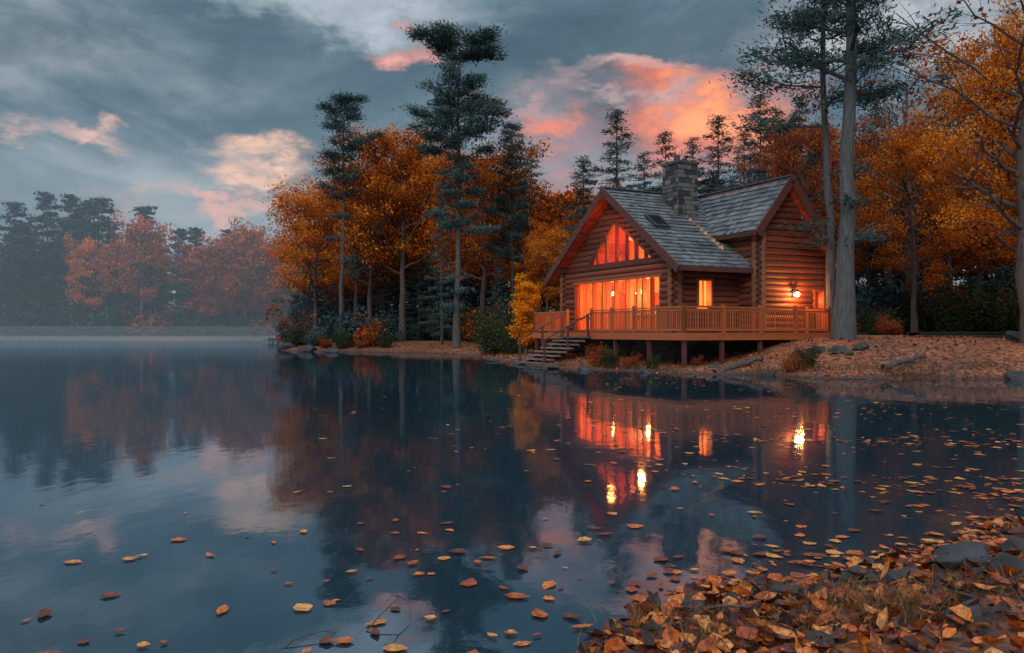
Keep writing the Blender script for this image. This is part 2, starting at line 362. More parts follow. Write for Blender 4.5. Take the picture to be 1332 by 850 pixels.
mp=gen_decid(71,H=14,Rr=4.6,base=.24,nl=28,per=60,leaf=.15,sig=.36,nsub=8); PH[mp.name]=14
pl(mp,'maple_tree',1190,46,182,wide=.8); pl(mp,'maple_tree',1335,33,50,wide=.85); pl(DEC[1],'maple_tree',1275,52,220); pl(DEC[0],'maple_tree',1130,58,250,wide=.8)
pl(mp,'maple_tree',1410,42,40)
np1=gen_pine(81,H=23,Rr=4.3,base=.42,nb=36,low=4,tr=.0165,mats=[M_BARKG,M_PINE],needle=.26,per=75,prof=lambda t:1-.3*t,flare=.45); PH[np1.name]=23
np2=gen_pine(82,H=22,Rr=3.6,base=.40,nb=26,low=4,tr=.0095,mats=[M_BARKG,M_PINE],needle=.26,per=75); PH[np2.name]=22
x=wx(1096,32); place(np1,'pine_tree',x,32,23,rot=1); x=wx(1084,34); place(np2,'pine_tree',x,34,22,rot=2.2)
def forest(name,pts):
    e=bpy.data.objects.new(name,None); COL.objects.link(e)
    for k,(me,x,y,H,w) in enumerate(pts): place(me,'tree_%d'%(k+1),x,y,H,parent=e,wide=w)
def gen_bush(seed,mats,n=26,per=60,s=1.0,leaf=.09):
    rs=R(seed); mb=MB(); c=[]
    for k in range(n):
        p=branch(np.zeros(3),rs.uniform(0,6.28),rs.uniform(.3,.9)*s,rs.uniform(.4,1.8),.1,rs,4)
        mb.add(*tube(p,np.linspace(.02,.006,4),4),0,.5); c+= [p[-1],p[2]]
    foliage(mb,np.array(c),np.array([.16,.16,.14])*s,per,leaf,.6,rs,1); return mb.mesh('bush_%d'%seed,mats,smooth=(0,))
BU=[gen_bush(1,[M_BARK,M_GREENL]),gen_bush(2,[M_BARK,M_RUST]),gen_bush(3,[M_BARK,M_PINE],leaf=.12),gen_bush(4,[M_BARK,M_FARC],leaf=.16,per=20),gen_bush(5,[M_BARK,M_RUST],leaf=.15,per=20),gen_bush(6,[M_BARK,M_GREENL],leaf=.15,per=22)]
for b in BU: PH[b.name]=1.0
rs=R(99); pts=[]
for k in range(92):
    D=rs.uniform(147,170) if k>40 else rs.uniform(144.5,149); px=rs.uniform(-110,450) if k>40 else -100+k*13+rs.uniform(-8,8)
    c=rs.uniform()
    po=.06 if px<260 else .65
    if c<po: me=FD[rs.randint(3)]; H=rs.uniform(11,15)*(1.2 if px>270 else 1)
    else: me=FS[rs.randint(3)]; H=rs.uniform(15,22)
    if k<=40 and c>=po: H*=rs.uniform(.6,.9)
    pts.append((me,wx(px,D),D,H,rs.uniform(1,1.4)))
for px,ty in ((18,264),(62,252),(112,262),(132,258),(190,270),(95,255),(232,300)):
    pts.append((FS[rs.randint(3)],wx(px,150),150,wz(ty,150)-.5,1.2))
for px,ty,w_ in ((120,318,.8),(188,293,.85),(290,345,.9),(350,318,1),(322,300,1)):
    pts.append((FD[rs.randint(2)],wx(px,144.5),144.5,wz(ty,144)-.5,w_))
for k in range(90):
    px=-110+k*6.2; D=rs.uniform(143.5,152); x=wx(px,D)
    if sdist(x,D)>.3: pts.append((BU[3 if rs.uniform()<.8 else 4],x,D,rs.uniform(2.,4.2),1.3))
forest('distant_forest',pts)
pts=[]
def fp(me,px,D,ty,w):
    x=wx(px,D); g=hz(x,D); pts.append((me,x,D,wz(ty,D)-g,w))
for k in range(38):
    D=rs.uniform(85,120); px=rs.uniform(395,760); c=rs.uniform()
    me=FD[rs.randint(3)] if c<.35 else FS[rs.randint(3)]
    fp(me,px,D,rs.uniform(250,320),rs.uniform(1,1.3))
for k in range(34):
    fp(FS[0],390+k*10.5+rs.uniform(-5,5),rs.uniform(80,92),rs.uniform(335,385),1.5)
for k in range(80):
    D=rs.uniform(60,92); px=rs.uniform(730,1500); c=rs.uniform()
    if px<1110 and D<66: D+=12
    dec=c<(.25 if px<1100 else .32); me=(FD+DECR)[rs.randint(5)] if dec else (SPR+FS)[rs.randint(6)]
    if px<1010: ty=rs.uniform(225,310)+ (25 if dec else 0)
    else: ty=rs.uniform(140,270)+(30 if dec else 0)
    fp(me,px,D,ty,rs.uniform(1,1.35))
for k in range(20):
    x=rs.uniform(-190,-120); y=rs.uniform(0,140); 
    if sdist(x,y)>3: pts.append((FS[rs.randint(3)],x,y,rs.uniform(17,24),1.2))
forest('forest',pts)
for px,D,s,i in ((378,67,1.3,2),(388,66,1.2,0),(412,64,1.0,2),(425,62.6,.7,1),(445,62,1.0,0),(470,61.5,.6,1),(500,61,.8,0),(655,46,1.9,0),(640,48,1.4,0),(700,43,1.1,1),(668,44,1.0,0),
   (795,31.8,.55,0),(820,31,.45,1),(850,30.3,.4,0),(780,32.6,.7,1),(905,31,.3,1),(1030,27.2,.5,1),(1050,27.1,.5,0),(1245,46,1.8,0),(1270,47,2.0,0),(1300,45,2.0,0),(1328,46,2.2,1),(1205,50,2,0),(1160,44,.9,1),(1140,46,1.2,0),(1358,42,2,0)):
    place(BU[i],'bush',wx(px,D),D,s)
pts=[]
for k in range(120):
    D=rs.uniform(62,95); px=rs.uniform(380,760) if k%2 else rs.uniform(1090,1450)
    if px>1000: D=rs.uniform(46,75)
    x=wx(px,D)
    if sdist(x,D)>1: pts.append((BU[(5,5,3,3,5,4)[rs.randint(6)]],x,D,rs.uniform(1,2.4),1))
forest('undergrowth',pts)
# ---------------------------------------------------------------- house
CAB=bpy.data.objects.new('log_cabin',None); COL.objects.link(CAB)
CAB.location=(4.235,36.8,0); CAB.rotation_euler=(0,0,math.atan2(.457,.89))
def P(u,v,z): return (u,-v,z)
BF=[(0,1,3,2),(4,6,7,5),(0,4,5,1),(2,3,7,6),(0,2,6,4),(1,5,7,3)]
def box(mb,u0,u1,v0,v1,z0,z1,mat=0,rnd=None):
    v=[P(u,vv,z) for u in (u0,u1) for vv in (v0,v1) for z in (z0,z1)]; mb.add(v,BF,mat,rnd)
def beam(mb,p0,p1,w,h,mat=0,up=(0,0,1),rnd=None):
    p0=np.array(P(*p0));p1=np.array(P(*p1)); d=p1-p0; d/=np.linalg.norm(d); up=np.array(up,float)
    s=np.cross(d,up); s/=np.linalg.norm(s); n=np.cross(s,d)
    v=[p+a*s*w/2+b*n*h/2 for p in (p0,p1) for a in (-1,1) for b in (-1,1)]
    mb.add(v,BF,mat,rnd)
ZR=8.14; SL=.7315; UR=5.62; SW=1.2; r=.15; st=.26
walls=MB()
def lg(axis,c,a0,a1,z,ext0=0,ext1=0):
    if a1-a0<.12: return
    a0-=ext0; a1+=ext1; n=max(2,int((a1-a0)/1.2)+1); t=np.linspace(a0,a1,n)
    jit=rs.normal(size=n)*.006
    pts=np.array([P(c+j,q,z) if axis=='v' else P(q,c+j,z) for q,j in zip(t,jit)])
    v,f=tube(pts,r*rs.uniform(.97,1.03),10); walls.add(v,f,0,rs.uniform(.2,.9))
    for e in (0,1):
        idx=np.arange(10)+ (0 if e==0 else len(v)-10); walls.add(v[idx],[tuple(range(10))],1,rs.uniform())
def cut(iv,o):
    out=[]
    for a,b in iv:
        if o[1]<=a or o[0]>=b: out.append((a,b))
        else:
            if o[0]>a: out.append((a,o[0]))
            if o[1]<b: out.append((o[1],b))
    return out
VL,VR=-4.5,4.3; UA=.7
GW=lambda z:(-2.25+(z-4.72)/(1.95/2.33),3.0-(z-4.72)/(1.95/2.92))
k=0; z=1.45
while z<7.9:
    top=ZR-.32; half=(top-z)/SL
    a,b=max(VL,-half),min(VR,half)
    if a<b:
        iv=[(a,b)]
        if 1.62<z<3.92: iv=cut(iv,(-3.5,3.4))
        if 4.7<z<6.67:
            g=GW(z); iv=cut(iv,g)
        for q in iv: lg('v',UA,q[0],q[1],z,.3 if (q[0]==VL) else 0,.3 if (q[1]==VR) else 0)
    zb=z+st/2
    if zb<4.75:
        iv=[(UA,4.2)]
        if 2.6<zb<3.7: iv=cut(iv,(1.8,2.55))
        for q in iv: lg('u',VR,q[0],q[1],zb,.3 if q[0]==UA else 0,0)
        lg('u',VL,UA,8.4,zb,.3,.3)
    zz_=zb; l=max(4.2,UR-(ZR-.4-zz_)/SW); rr=min(8.4,UR+(ZR-.4-zz_)/SW)
    if l<rr:
        iv=[(l,rr)]
        if 1.6<zz_<3.3: iv=cut(iv,(7.35,7.95))
        for q in iv: lg('u',5.5,q[0],q[1],zz_,.28 if q[0]==4.2 else 0,.28 if q[1]==8.4 else 0)
    if z<6.15:
        v0=VR if z<4.7 else max(0,(ZR-z)/SL-.4)
        lg('v',4.2,v0,5.5,z,0,.28)
    if z<4.4: lg('v',8.4,VL,5.5,z,.28,.28)
    z+=st; k+=1
walls.obj('log_walls',[M_LOG,M_LOGEND],CAB,smooth=(0,))
mb=MB()
def stones(mb,u0,u1,v0,v1,z0,z1,ch,prot,mat=0,wmin=.25,wmax=.5):
    box(mb,u0,u1,v0,v1,z0,z1,mat,.1)
    z=z0
    while z<z1-.02:
        h=min(ch*rs.uniform(.75,1.25),z1-z)
        for side in range(4):
            L0,L1=(v0,v1) if side<2 else (u0,u1); a=L0-.03
            while a<L1:
                w=min(rs.uniform(wmin,wmax),L1+.03-a); p=rs.uniform(.3,1)*prot; g=.012
                if w>.05:
                    if side==0: box(mb,u0-p,u0+.02,a+g,a+w-g,z+g,z+h-g,mat,rs.uniform())
                    if side==1: box(mb,u1-.02,u1+p,a+g,a+w-g,z+g,z+h-g,mat,rs.uniform())
                    if side==2: box(mb,a+g,a+w-g,v0-p,v0+.02,z+g,z+h-g,mat,rs.uniform())
                    if side==3: box(mb,a+g,a+w-g,v1-.02,v1+p,z+g,z+h-g,mat,rs.uniform())
                a+=w
        z+=h
stones(mb,.72,8.3,-4.4,4.2,-.3,1.3,.22,.04); stones(mb,4.25,8.3,4.3,5.42,-.3,1.3,.22,.04); mb.obj('foundation',[M_FOUND],CAB)
mb=MB(); box(mb,.85,3.3,-4.3,4.15,1.4,1.5,0,.4)
for q in range(33): box(mb,3.3,3.36,-4.3+q*.26,-4.3+(q+1)*.26-.01,1.5,5.2+min(2.6,(4.2-abs(-4.17+q*.26))*.7),0,rs.uniform())
box(mb,.86,3.3,-4.36,-4.32,1.5,4.7,0,.5); box(mb,.86,1.76,4.1,4.14,1.5,4.7,0,.5);box(mb,2.6,3.3,4.1,4.14,1.5,4.7,0,.5);box(mb,1.76,2.6,4.1,4.14,3.72,4.7,0,.5)
for vv in (-2.6,-.9,.9,2.6): box(mb,.9,3.28,vv-.08,vv+.08,4.1,4.3,0,.1)
box(mb,3.2,3.29,-2.2,-1.2,1.5,3.5,1,.3); box(mb,3.2,3.28,1.6,2.3,2.4,3.3,1,.8); box(mb,3.2,3.28,-.4,.6,2.6,3.4,1,.1)
box(mb,2.2,2.95,-.8,1.1,1.5,1.95,1,.5); box(mb,2.85,3.1,-.8,1.1,1.95,2.4,1,.4); box(mb,2.2,3.0,-1.0,-.8,1.5,2.2,1,.4); box(mb,2.2,3.0,1.1,1.3,1.5,2.2,1,.4)
box(mb,2.6,3.25,-3.9,-2.9,1.5,3.4,1,.5)
box(mb,1.5,2.1,2.3,3.0,2.2,2.26,1,.2)
for a_ in(1.55,2.0):
    for b_ in(2.35,2.9): box(mb,a_,a_+.05,b_,b_+.05,1.5,2.2,1,.2)
mb.obj('interior',[M_INT,M_FURN],CAB)
mb=MB()
for vc in (-3.3,-.95,.85,3.2):
    n=15; vs_=np.linspace(vc-.22,vc+.22,n); us=.93+.035*np.sin(np.arange(n)*2.1)
    V=[P(u,v_,zz) for zz in (1.56,3.84) for u,v_ in zip(us,vs_)]; mb.add(V,[(q,q+1,n+q+1,n+q) for q in range(n-1)],0,.7)
mb.obj('curtains',[leafmat('curtain',[(0,(.5,.2,.1)),(1,(.6,.28,.14))],0,.5)],CAB)
mb=MB(); t_=np.array([P(1.8,2.65,2.26),P(1.8,2.65,2.6)]); mb.add(*tube(t_,.03,8),0); t_=np.array([P(1.8,2.65,2.6),P(1.8,2.65,2.95)]); mb.add(*tube(t_,np.array([.24,.15]),14),1)
for vv in (-1.9,.2): 
    mb.add(*tube(np.array([P(1.9,vv,4.1),P(1.9,vv,3.5)]),.012,5),0); mb.add(*tube(np.array([P(1.9,vv,3.5),P(1.9,vv,3.3)]),np.array([.08,.22]),12),1)
mb.obj('table_lamp_and_pendants',[M_FURN,M_SHADE],CAB)
fr=MB(); gl=MB()
zt,zb_=3.86,1.62
for vv in (-3.5,-3.05,-2.45,-1.85,-1.0,.0,.9,1.75,2.15,2.75,3.4): box(fr,UA-.10,UA+.10,vv-.05,vv+.05,zb_,zt,0,rs.uniform())
box(fr,UA-.14,UA+.13,-3.62,3.5,zt,zt+.12,0,.5); box(fr,UA-.13,UA+.13,-3.6,3.5,zb_-.08,zb_,0,.4); box(fr,UA-.11,UA+.08,1.75,3.4,2.15,2.22,0,.4); box(fr,UA-.11,UA+.08,-3.5,-1.85,2.15,2.22,0,.4)
gl.add([P(UA,-3.5,zb_),P(UA,3.4,zb_),P(UA,3.4,zt),P(UA,-3.5,zt)],[(0,1,2,3)])
z0=4.72
beam(fr,(UA-.02,-2.3,z0-.04),(UA-.02,3.08,z0-.04),.26,.14,1,rnd=.5)
beam(fr,(UA-.025,-2.25,z0),(UA-.025,.08,z0+1.95),.25,.14,1,rnd=.5); beam(fr,(UA-.025,.08,z0+1.95),(UA-.025,3.0,z0),.25,.14,1,rnd=.5)
for vv in (-1.5,-.75,.08,.85,1.6,2.3):
    h=1.95*(1-((.08-vv)/2.33 if vv<.08 else (vv-.08)/2.92)); box(fr,UA-.07,UA+.07,vv-.06,vv+.06,z0,z0+h,1,rs.uniform())
gl.add([P(UA,-2.25,z0),P(UA,3.0,z0),P(UA,.08,z0+1.95)],[(0,1,2)])
for (a0,a1,vv,b0,b1) in ((1.8,2.55,VR,2.62,3.68),(7.35,7.95,5.5,1.6,3.28)):
    for uu in (a0,a1): box(fr,uu-.05,uu+.05,vv-.12,vv+.18,b0,b1,0,.5)
    box(fr,a0-.08,a1+.08,vv-.13,vv+.19,b1,b1+.09,0,.5); box(fr,a0-.08,a1+.08,vv-.13,vv+.20,b0-.08,b0,0,.5); box(fr,(a0+a1)/2-.02,(a0+a1)/2+.02,vv-.03,vv+.05,b0,b1,0,.5)
    gl.add([P(a0,vv,b0),P(a1,vv,b0),P(a1,vv,b1),P(a0,vv,b1)],[(0,1,2,3)])
fr.obj('window_frames',[M_DECK,M_TRIM],CAB); gl.obj('window_panes',[M_GLASS],CAB)
mb=MB(); box(mb,7.0,8.2,4.6,4.65,1.4,4,0,.5); mb.obj('hall_wall',[M_INT],CAB)
rf=MB(); UE=8.9
def slope(mb,o,e,s,Le,Ls,th=.16,exp_=.3):
    o=np.array(P(*o));e=np.array(P(*e));s=np.array(P(*s)); e=e/np.linalg.norm(e); s=s/np.linalg.norm(s); n=np.cross(e,s); n/=np.linalg.norm(n); n=n if n[2]>0 else -n
    v=[o+e*a+s*b-n*c for a in (0,Le) for b in (0,Ls) for c in (0.03,th)]; mb.add(v,BF,1,.4)
    nb=int(Ls/.2)
    for q in range(nb):
        b0,b1=q*Ls/nb,(q+1)*Ls/nb-.012; v=[o+e*a+s*b-n*c for a in (0.02,Le-.02) for b in (b0,b1) for c in (th+.004,th+.03)]; mb.add(v,BF,1,rs.uniform())
    rows=int(Ls/exp_)+1
    for i in range(rows):
        b1=Ls-i*exp_+.05; b0=max(0,b1-exp_-.06)
        if b1<=b0: continue
        a=-.05; rowr=rs.uniform(-.15,.15)
        while a<Le+.05:
            w=min(rs.uniform(.16,.42),Le+.06-a); j=rs.uniform(-.03,.03); t=rs.uniform(.03,.06)
            if w>.03:
                v=[o+e*A+s*B+n*C for A in (a+.004,a+w-.004) for (B,C) in ((b0,-.03),(b0,.004),(b1+j,.0),(b1+j,t+.014))]
                mb.add(v,[(1,3,7,5),(2,6,7,3),(0,1,3,2),(4,6,7,5)],0,float(np.clip(rs.uniform(.1,.9)+rowr,0,1)))
            a+=w
cl=math.hypot(1,SL)
slope(rf,(0,0,ZR),(1,0,0),(0,1,-SL),UE,5.4*cl); slope(rf,(0,0,ZR),(1,0,0),(0,-1,-SL),UE,5.5*cl)
cw=math.hypot(1,SW); VB=-.2; VF=5.98
slope(rf,(UR,VB,ZR+.01),(0,1,0),(-1,0,-SW),VF-VB,1.98*cw); slope(rf,(UR,VB,ZR+.01),(0,1,0),(1,0,-SW),VF-VB,3.3*cw)
beam(rf,(-.05,0,ZR+.03),(UE,0,ZR+.03),.3,.06,0,rnd=.2); beam(rf,(UR,0,ZR+.05),(UR,VF+.05,ZR+.05),.28,.06,0,rnd=.2)
beam(rf,(UR,0,ZR+.05),(UR-1.98,3.25,ZR-1.98*SW+.05),.34,.05,0,rnd=.1)
rf.obj('roof',[M_SHING,M_SOF],CAB)
tr=MB()
for sgn,hw in ((1,5.42),(-1,5.52)):
    beam(tr,(-.05,0,ZR-.13),(-.05,sgn*hw,ZR-.13-SL*hw),.07,.34,0,(0,0,1))
    beam(tr,(UE+.05,0,ZR-.13),(UE+.05,sgn*hw,ZR-.13-SL*hw),.07,.34)
    beam(tr,(.0,sgn*(hw+.02),ZR-.08-SL*hw),(UE if sgn<0 else 4.1,sgn*(hw+.02),ZR-.08-SL*hw),.06,.22)
beam(tr,(UR,VF+.05,ZR-.13),(UR-2.0,VF+.05,ZR-.13-SW*2.0),.07,.34); beam(tr,(UR,VF+.05,ZR-.13),(UR+3.32,VF+.05,ZR-.13-SW*3.32),.07,.36)
beam(tr,(UR-2.02,3.3,ZR-.1-SW*2),(UR-2.02,VF,ZR-.1-SW*2),.06,.2)
for vv in (0,2.2,-2.2,4.2,-4.3): beam(tr,(-.0,vv,ZR-.36-SL*abs(vv)),(UA,vv,ZR-.36-SL*abs(vv)),.16,.2)
for uu in (UR,4.25,7.9): beam(tr,(uu,5.4,ZR-.42-SW*abs(uu-UR)),(uu,VF,ZR-.42-SW*abs(uu-UR)),.14,.18)
tr.add(*tube(np.array([P(4.05,5.85,5.5),P(4.05,5.7,5.2),P(4.05,5.7,1.6)]),.05,8),1,.5)
tr.obj('trim_and_gutters',[M_TRIM,M_DARK],CAB)
mb=MB(); zs=lambda v:ZR-SL*v
V=[P(u,v,zs(v)+h) for h in (0.02,.2) for (u,v) in ((.7,2.2),(1.5,2.2),(1.5,3.0),(.7,3.0))]; mb.add(V,[(4,5,6,7),(0,1,5,4),(1,2,6,5),(2,3,7,6),(3,0,4,7)],0,.4)
V=[P(u,v,zs(v)+.206) for (u,v) in ((.78,2.28),(1.42,2.28),(1.42,2.92),(.78,2.92))]; mb.add(V,[(0,1,2,3)],1)
M_SKYL,ntk,ok=newmat('skylight_glass'); pk=nd(ntk,'ShaderNodeBsdfPrincipled'); pk.inputs['Base Color'].default_value=(.01,.012,.015,1); pk.inputs['Roughness'].default_value=.1; ntk.links.new(pk.outputs[0],ok.inputs[0])
mb.obj('skylight',[M_DARK,M_SKYL],CAB)
mb=MB(); stones(mb,2.95,4.05,.65,1.75,6.3,9.3,.2,.06,0,.18,.42); box(mb,2.87,4.13,.57,1.83,9.3,9.42,0,.4)
mb.add(*tube(np.array([P(3.3,1.2,9.4),P(3.3,1.2,9.75)]),np.array([.17,.14]),12),0,.3); mb.add(*tube(np.array([P(3.75,1.2,9.4),P(3.75,1.2,9.65)]),np.array([.15,.13]),12),0,.3)
mb.obj('chimney',[M_STONE],CAB)
mb=MB(); stones(mb,7.5,8.1,1.4,2.0,5.0,9.25,.16,.03,0,.12,.25); box(mb,7.44,8.16,1.34,2.06,9.25,9.35,0,.2); mb.obj('small_chimney',[M_STONE],CAB)
dk=MB(); UD=-.98; VD=6.9; UDR=6.9
q=UD
while q<.55: box(dk,q,q+.13,-5.0,VD,1.42,1.46,0,rs.uniform()); q+=.14
q=4.45
while q<VD-.05: box(dk,.57,UDR,q,q+.13,1.42,1.46,0,rs.uniform()); q+=.14
box(dk,UD-.04,UD,-5.0,VD+.04,1.18,1.47,0,.5); box(dk,UD,UDR,VD,VD+.04,1.18,1.47,0,.5); box(dk,UDR,UDR+.04,5.6,VD+.04,1.18,1.47,0,.5)
for q in np.arange(-4.8,VD,.6): box(dk,UD+.01,.6,q,q+.05,1.2,1.415,1,.3)
for q in np.arange(.9,UDR,.6): box(dk,q,q+.05,4.4,VD-.01,1.2,1.415,1,.3)
def gxy(u,v):
    c,s=.8896,.4568; return 4.235+u*c+v*s, 36.8+u*s-v*c
def gz_(u,v): return hz(*gxy(u,v))
for (u,v) in [(UD+.12,VD-.12),(UD+.12,4.6),(UD+.12,2.2),(UD+.12,-.1),(UD+.12,-2.2),(UD+.12,-4.8),(1.0,VD-.12),(3.0,VD-.12),(5.0,VD-.12),(6.7,VD-.12)]:
    box(dk,u-.07,u+.07,v-.07,v+.07,gz_(u,v)-.4,1.19,1,.4)
def rail(p0,p1):
    p0=np.array(p0,float);p1=np.array(p1,float); L=np.linalg.norm(p1-p0); d=(p1-p0)/L; z=1.46
    f=lambda t,zz:(p0[0]+d[0]*t,p0[1]+d[1]*t,zz)
    beam(dk,f(0,z+1.0),f(L,z+1.0),.14,.055,0,rnd=.7); beam(dk,f(0,z+.9),f(L,z+.9),.05,.08,0,rnd=.5); beam(dk,f(0,z+.12),f(L,z+.12),.05,.08,0,rnd=.5)
    n=max(1,round(L/1.75))
    for k in range(n+1): t=k*L/n; beam(dk,f(t,z-.2),f(t,z+1.12),.12,.12,0,(1,0,0),.4)
    m=int(L/.125)
    for k in range(m): t=(k+.5)*L/m; beam(dk,f(t,z+.14),f(t,z+.88),.038,.038,0,(1,0,0),rs.uniform())
rail((UD+.06,VD-.06),(UD+.06,.4)); rail((UD+.06,VD-.06),(UDR-.06,VD-.06)); rail((UDR-.06,VD-.06),(UDR-.06,5.7)); rail((UD+.06,-1.7),(UD+.06,-4.95)); rail((UD+.06,-4.95),(.5,-4.95))
dk.obj('deck',[M_DECK,M_TRIM],CAB)
sp=MB(); n=8
for k in range(n):
    u1=UD-.05-k*.32; zt_=1.46-(k+1)*.165
    box(sp,u1-.34,u1,-1.85,.55,zt_-.07,zt_,0,rs.uniform())
for vv in (-1.5,-.65,.2):
    beam(sp,(UD,vv,1.2),(UD-2.7,vv,-.22),.07,.22,1,rnd=.1)
for vv in (-1.8,.5):
    for (uu,zz) in ((UD-.2,1.3),(UD-1.25,.75),(UD-2.45,.15)): beam(sp,(uu,vv,zz-.1),(uu,vv,zz+.98),.08,.08,1,(1,0,0),.4)
    beam(sp,(UD-.05,vv,2.36),(UD-2.5,vv,1.12),.08,.05,1,rnd=.9)
sp.obj('stairs',[M_STEP,M_TRIM],CAB)
mb=MB(); box(mb,6.0,6.14,5.64,5.68,3.0,3.3,0,.5); beam(mb,(6.07,5.66,3.25),(6.07,5.86,3.28),.03,.03,0); v,f=ico(2); mb.add(v*.10+np.array(P(6.07,5.86,3.12)),f,1)
mb.add(*tube(np.array([P(6.07,5.86,3.34),P(6.07,5.86,3.24)]),np.array([.03,.13]),8),0); mb.obj('wall_lantern',[M_DARK,M_BULB],CAB)
def plight(name,u,v,z,W,col,rad=.1):
    l=bpy.data.lights.new(name,'POINT'); l.energy=W; l.color=col; l.shadow_soft_size=rad
    o=bpy.data.objects.new(name,l); COL.objects.link(o); o.parent=CAB; o.location=P(u,v,z); return o
plight('lantern_light',6.07,6.1,3.02,170,(1,.30,.05),.06)
plight('room_light',1.9,-1.9,3.0,440,(1,.18,.03),.15); plight('room_light_2',1.9,.7,3.1,440,(1,.21,.035),.15); plight('table_light',1.6,2.65,3.1,400,(1,.36,.09),.1)
plight('loft_light',1.9,.3,5.4,380,(1,.23,.045),.15); plight('hall_light',7.7,5.1,2.9,60,(1,.26,.06),.1); plight('porch_light',.1,0.4,5.9,38,(1,.17,.04),.15)
# ---------------------------------------------------------------- fallen leaves
T=np.array([(-.5,0,0),(-.17,0,0),(.17,0,0),(.5,0,0),(-.2,.27,0),(.15,.24,0),(-.2,-.27,0),(.15,-.24,0)])
T3=[(0,1,4),(2,3,5),(0,6,1),(2,7,3)]; T4=[(1,2,5,4),(1,6,7,2)]
def leaves(name,x,y,z,size,tilt,curl,seed,rng=(0,1)):
    rs=R(seed); n=len(x); V=np.repeat(T[None,:8],n,0).copy()
    V[:,:,1]*=rs.uniform(.6,1.5,n)[:,None]; V[:,:,1]+= (V[:,:,0]**2)*rs.uniform(-.4,.4,n)[:,None]
    V[:,:,2]=curl*(rs.uniform(-.3,1,n)[:,None]*V[:,:,0]**2*1.2+rs.uniform(.1,.8,n)[:,None]*np.abs(V[:,:,1])*.9)
    V*=size[:,None,None]
    a=rs.uniform(0,6.28,n); tx=rs.normal(size=n)*tilt; 
    c,s=np.cos(tx)[:,None],np.sin(tx)[:,None]; Yv=V[:,:,1]*c-V[:,:,2]*s; Zv=V[:,:,1]*s+V[:,:,2]*c; V[:,:,1],V[:,:,2]=Yv,Zv
    ty=rs.normal(size=n)*tilt; c,s=np.cos(ty)[:,None],np.sin(ty)[:,None]; Xv=V[:,:,0]*c-V[:,:,2]*s; Zv=V[:,:,0]*s+V[:,:,2]*c; V[:,:,0],V[:,:,2]=Xv,Zv
    c,s=np.cos(a)[:,None],np.sin(a)[:,None]; Xv=V[:,:,0]*c-V[:,:,1]*s; Yv=V[:,:,0]*s+V[:,:,1]*c
    V[:,:,0],V[:,:,1]=Xv+x[:,None],Yv+y[:,None]; V[:,:,2]+=z[:,None]
    b=(np.arange(n)*8)[:,None,None]; rr=rs.uniform(rng[0],rng[1],n)
    mb=MB(); vv=V.reshape(-1,3)
    f3=(np.array(T3)[None]+b).reshape(-1,3); f4=(np.array(T4)[None]+b).reshape(-1,4)
    mb.v.append(vv); mb.n=len(vv); mb.f.append((f3,0,np.clip(np.repeat(rr,4)-.04,0,1))); mb.f.append((f4,0,np.clip(np.repeat(rr,2)+.04,0,1)))
    return mb.obj(name,[M_FALL])
rs=R(7)
N=22000; x=rs.uniform(-.2,9,N); y=rs.uniform(2.6,9,N); d=sdist(x,y); k=(d>-.10)&(d<4)&(rs.uniform(0,1,N)<.4+.6*sst(-.3,.3,wnoise(x,y,.6))); x,y=x[k],y[k]
z=np.maximum(height(x,y),0)+rs.uniform(.004,.06,len(x)); leaves('fallen_leaves',x,y,z,.04+.115*rs.uniform(0,1,len(x))**1.3,.42,.9,1,(-.08,1))
N=80000; x=rs.uniform(-4,22,N); y=3+rs.uniform(0,1,N)**1.3*23; d=-sdist(x,y)
st_=np.sin(y*1.7+wnoise(x,y,2.5)*2.4+x*.15)
cen=.055*sst(-2.2,.2,x)*sst(6.4,4.3,y)+.010*sst(-3,-.5,x)*sst(16,9,y)
pr=.7*np.exp(-d/.3)*sst(.0,1.2,x)+ .45*np.exp(-d/1.8)*(st_>0)*sst(.8,2.5,x)+ .22*sst(.8,5,x)*(st_>.25)*sst(18,6,y)+.016*sst(-2,1.5,x)+.002+cen
k=(d>0)&(rs.uniform(0,1,N)<pr); x,y=x[k],y[k]
sp_=[(170,728),(185,724),(145,775),(95,732),(290,795),(60,800),(35,808),(55,656),(395,692),(322,699),(437,782),(452,634),(470,682),(515,678),(545,748),(580,797),(578,727),(110,835),(425,835),(610,760),(680,740),(560,805),(640,828),(680,838),(700,800)]
x=np.concatenate([x,[wx(a_,1554/(b_-432)) for a_,b_ in sp_]]); y=np.concatenate([y,[1554/(b_-432) for a_,b_ in sp_]])
leaves('floating_leaves',x,y,np.full(len(x),.006)+rs.uniform(0,.006,len(x)),.05+.11*rs.uniform(0,1,len(x))**1.4,.03,.25,2,(.25,1.05))
N=26000; x=rs.uniform(-20,24,N); y=rs.uniform(25,66,N); d=sdist(x,y); k=(d>0)&(d<9)&((x>2)|(d<4)); x,y=x[k],y[k]
leaves('bank_leaves',x,y,height(x,y)+.03,rs.uniform(.07,.16,len(x)),.4,.6,3,(.0,.9))
def tuft(x,y,n,h,seed,spread=.22,wd=.0022,name='grass_tuft'):
    rs=R(seed); mb=MB(); z=max(hz(x,y),0)
    for q in range(n):
        az=rs.uniform(0,6.28); b=np.array([x+rs.normal()*spread,y+rs.normal()*spread*.6,z]); L=h*rs.uniform(.5,1.3); ln=rs.uniform(.4,1.5)
        t=np.linspace(0,1,5)[:,None]; d=np.array([math.cos(az),math.sin(az),0]); p=b+d*L*ln*t**1.6+np.array([0,0,1])*L*(t-.45*ln*t**2.2)
        s=np.array([-d[1],d[0],0])*wd; w=(1-t*.85)
        v=np.concatenate([p-s*w,p+s*w]); f=[(i,i+1,i+6,i+5) for i in range(4)]; mb.add(v,f,0,rs.uniform())
    return mb.obj(name,[M_GRASS])
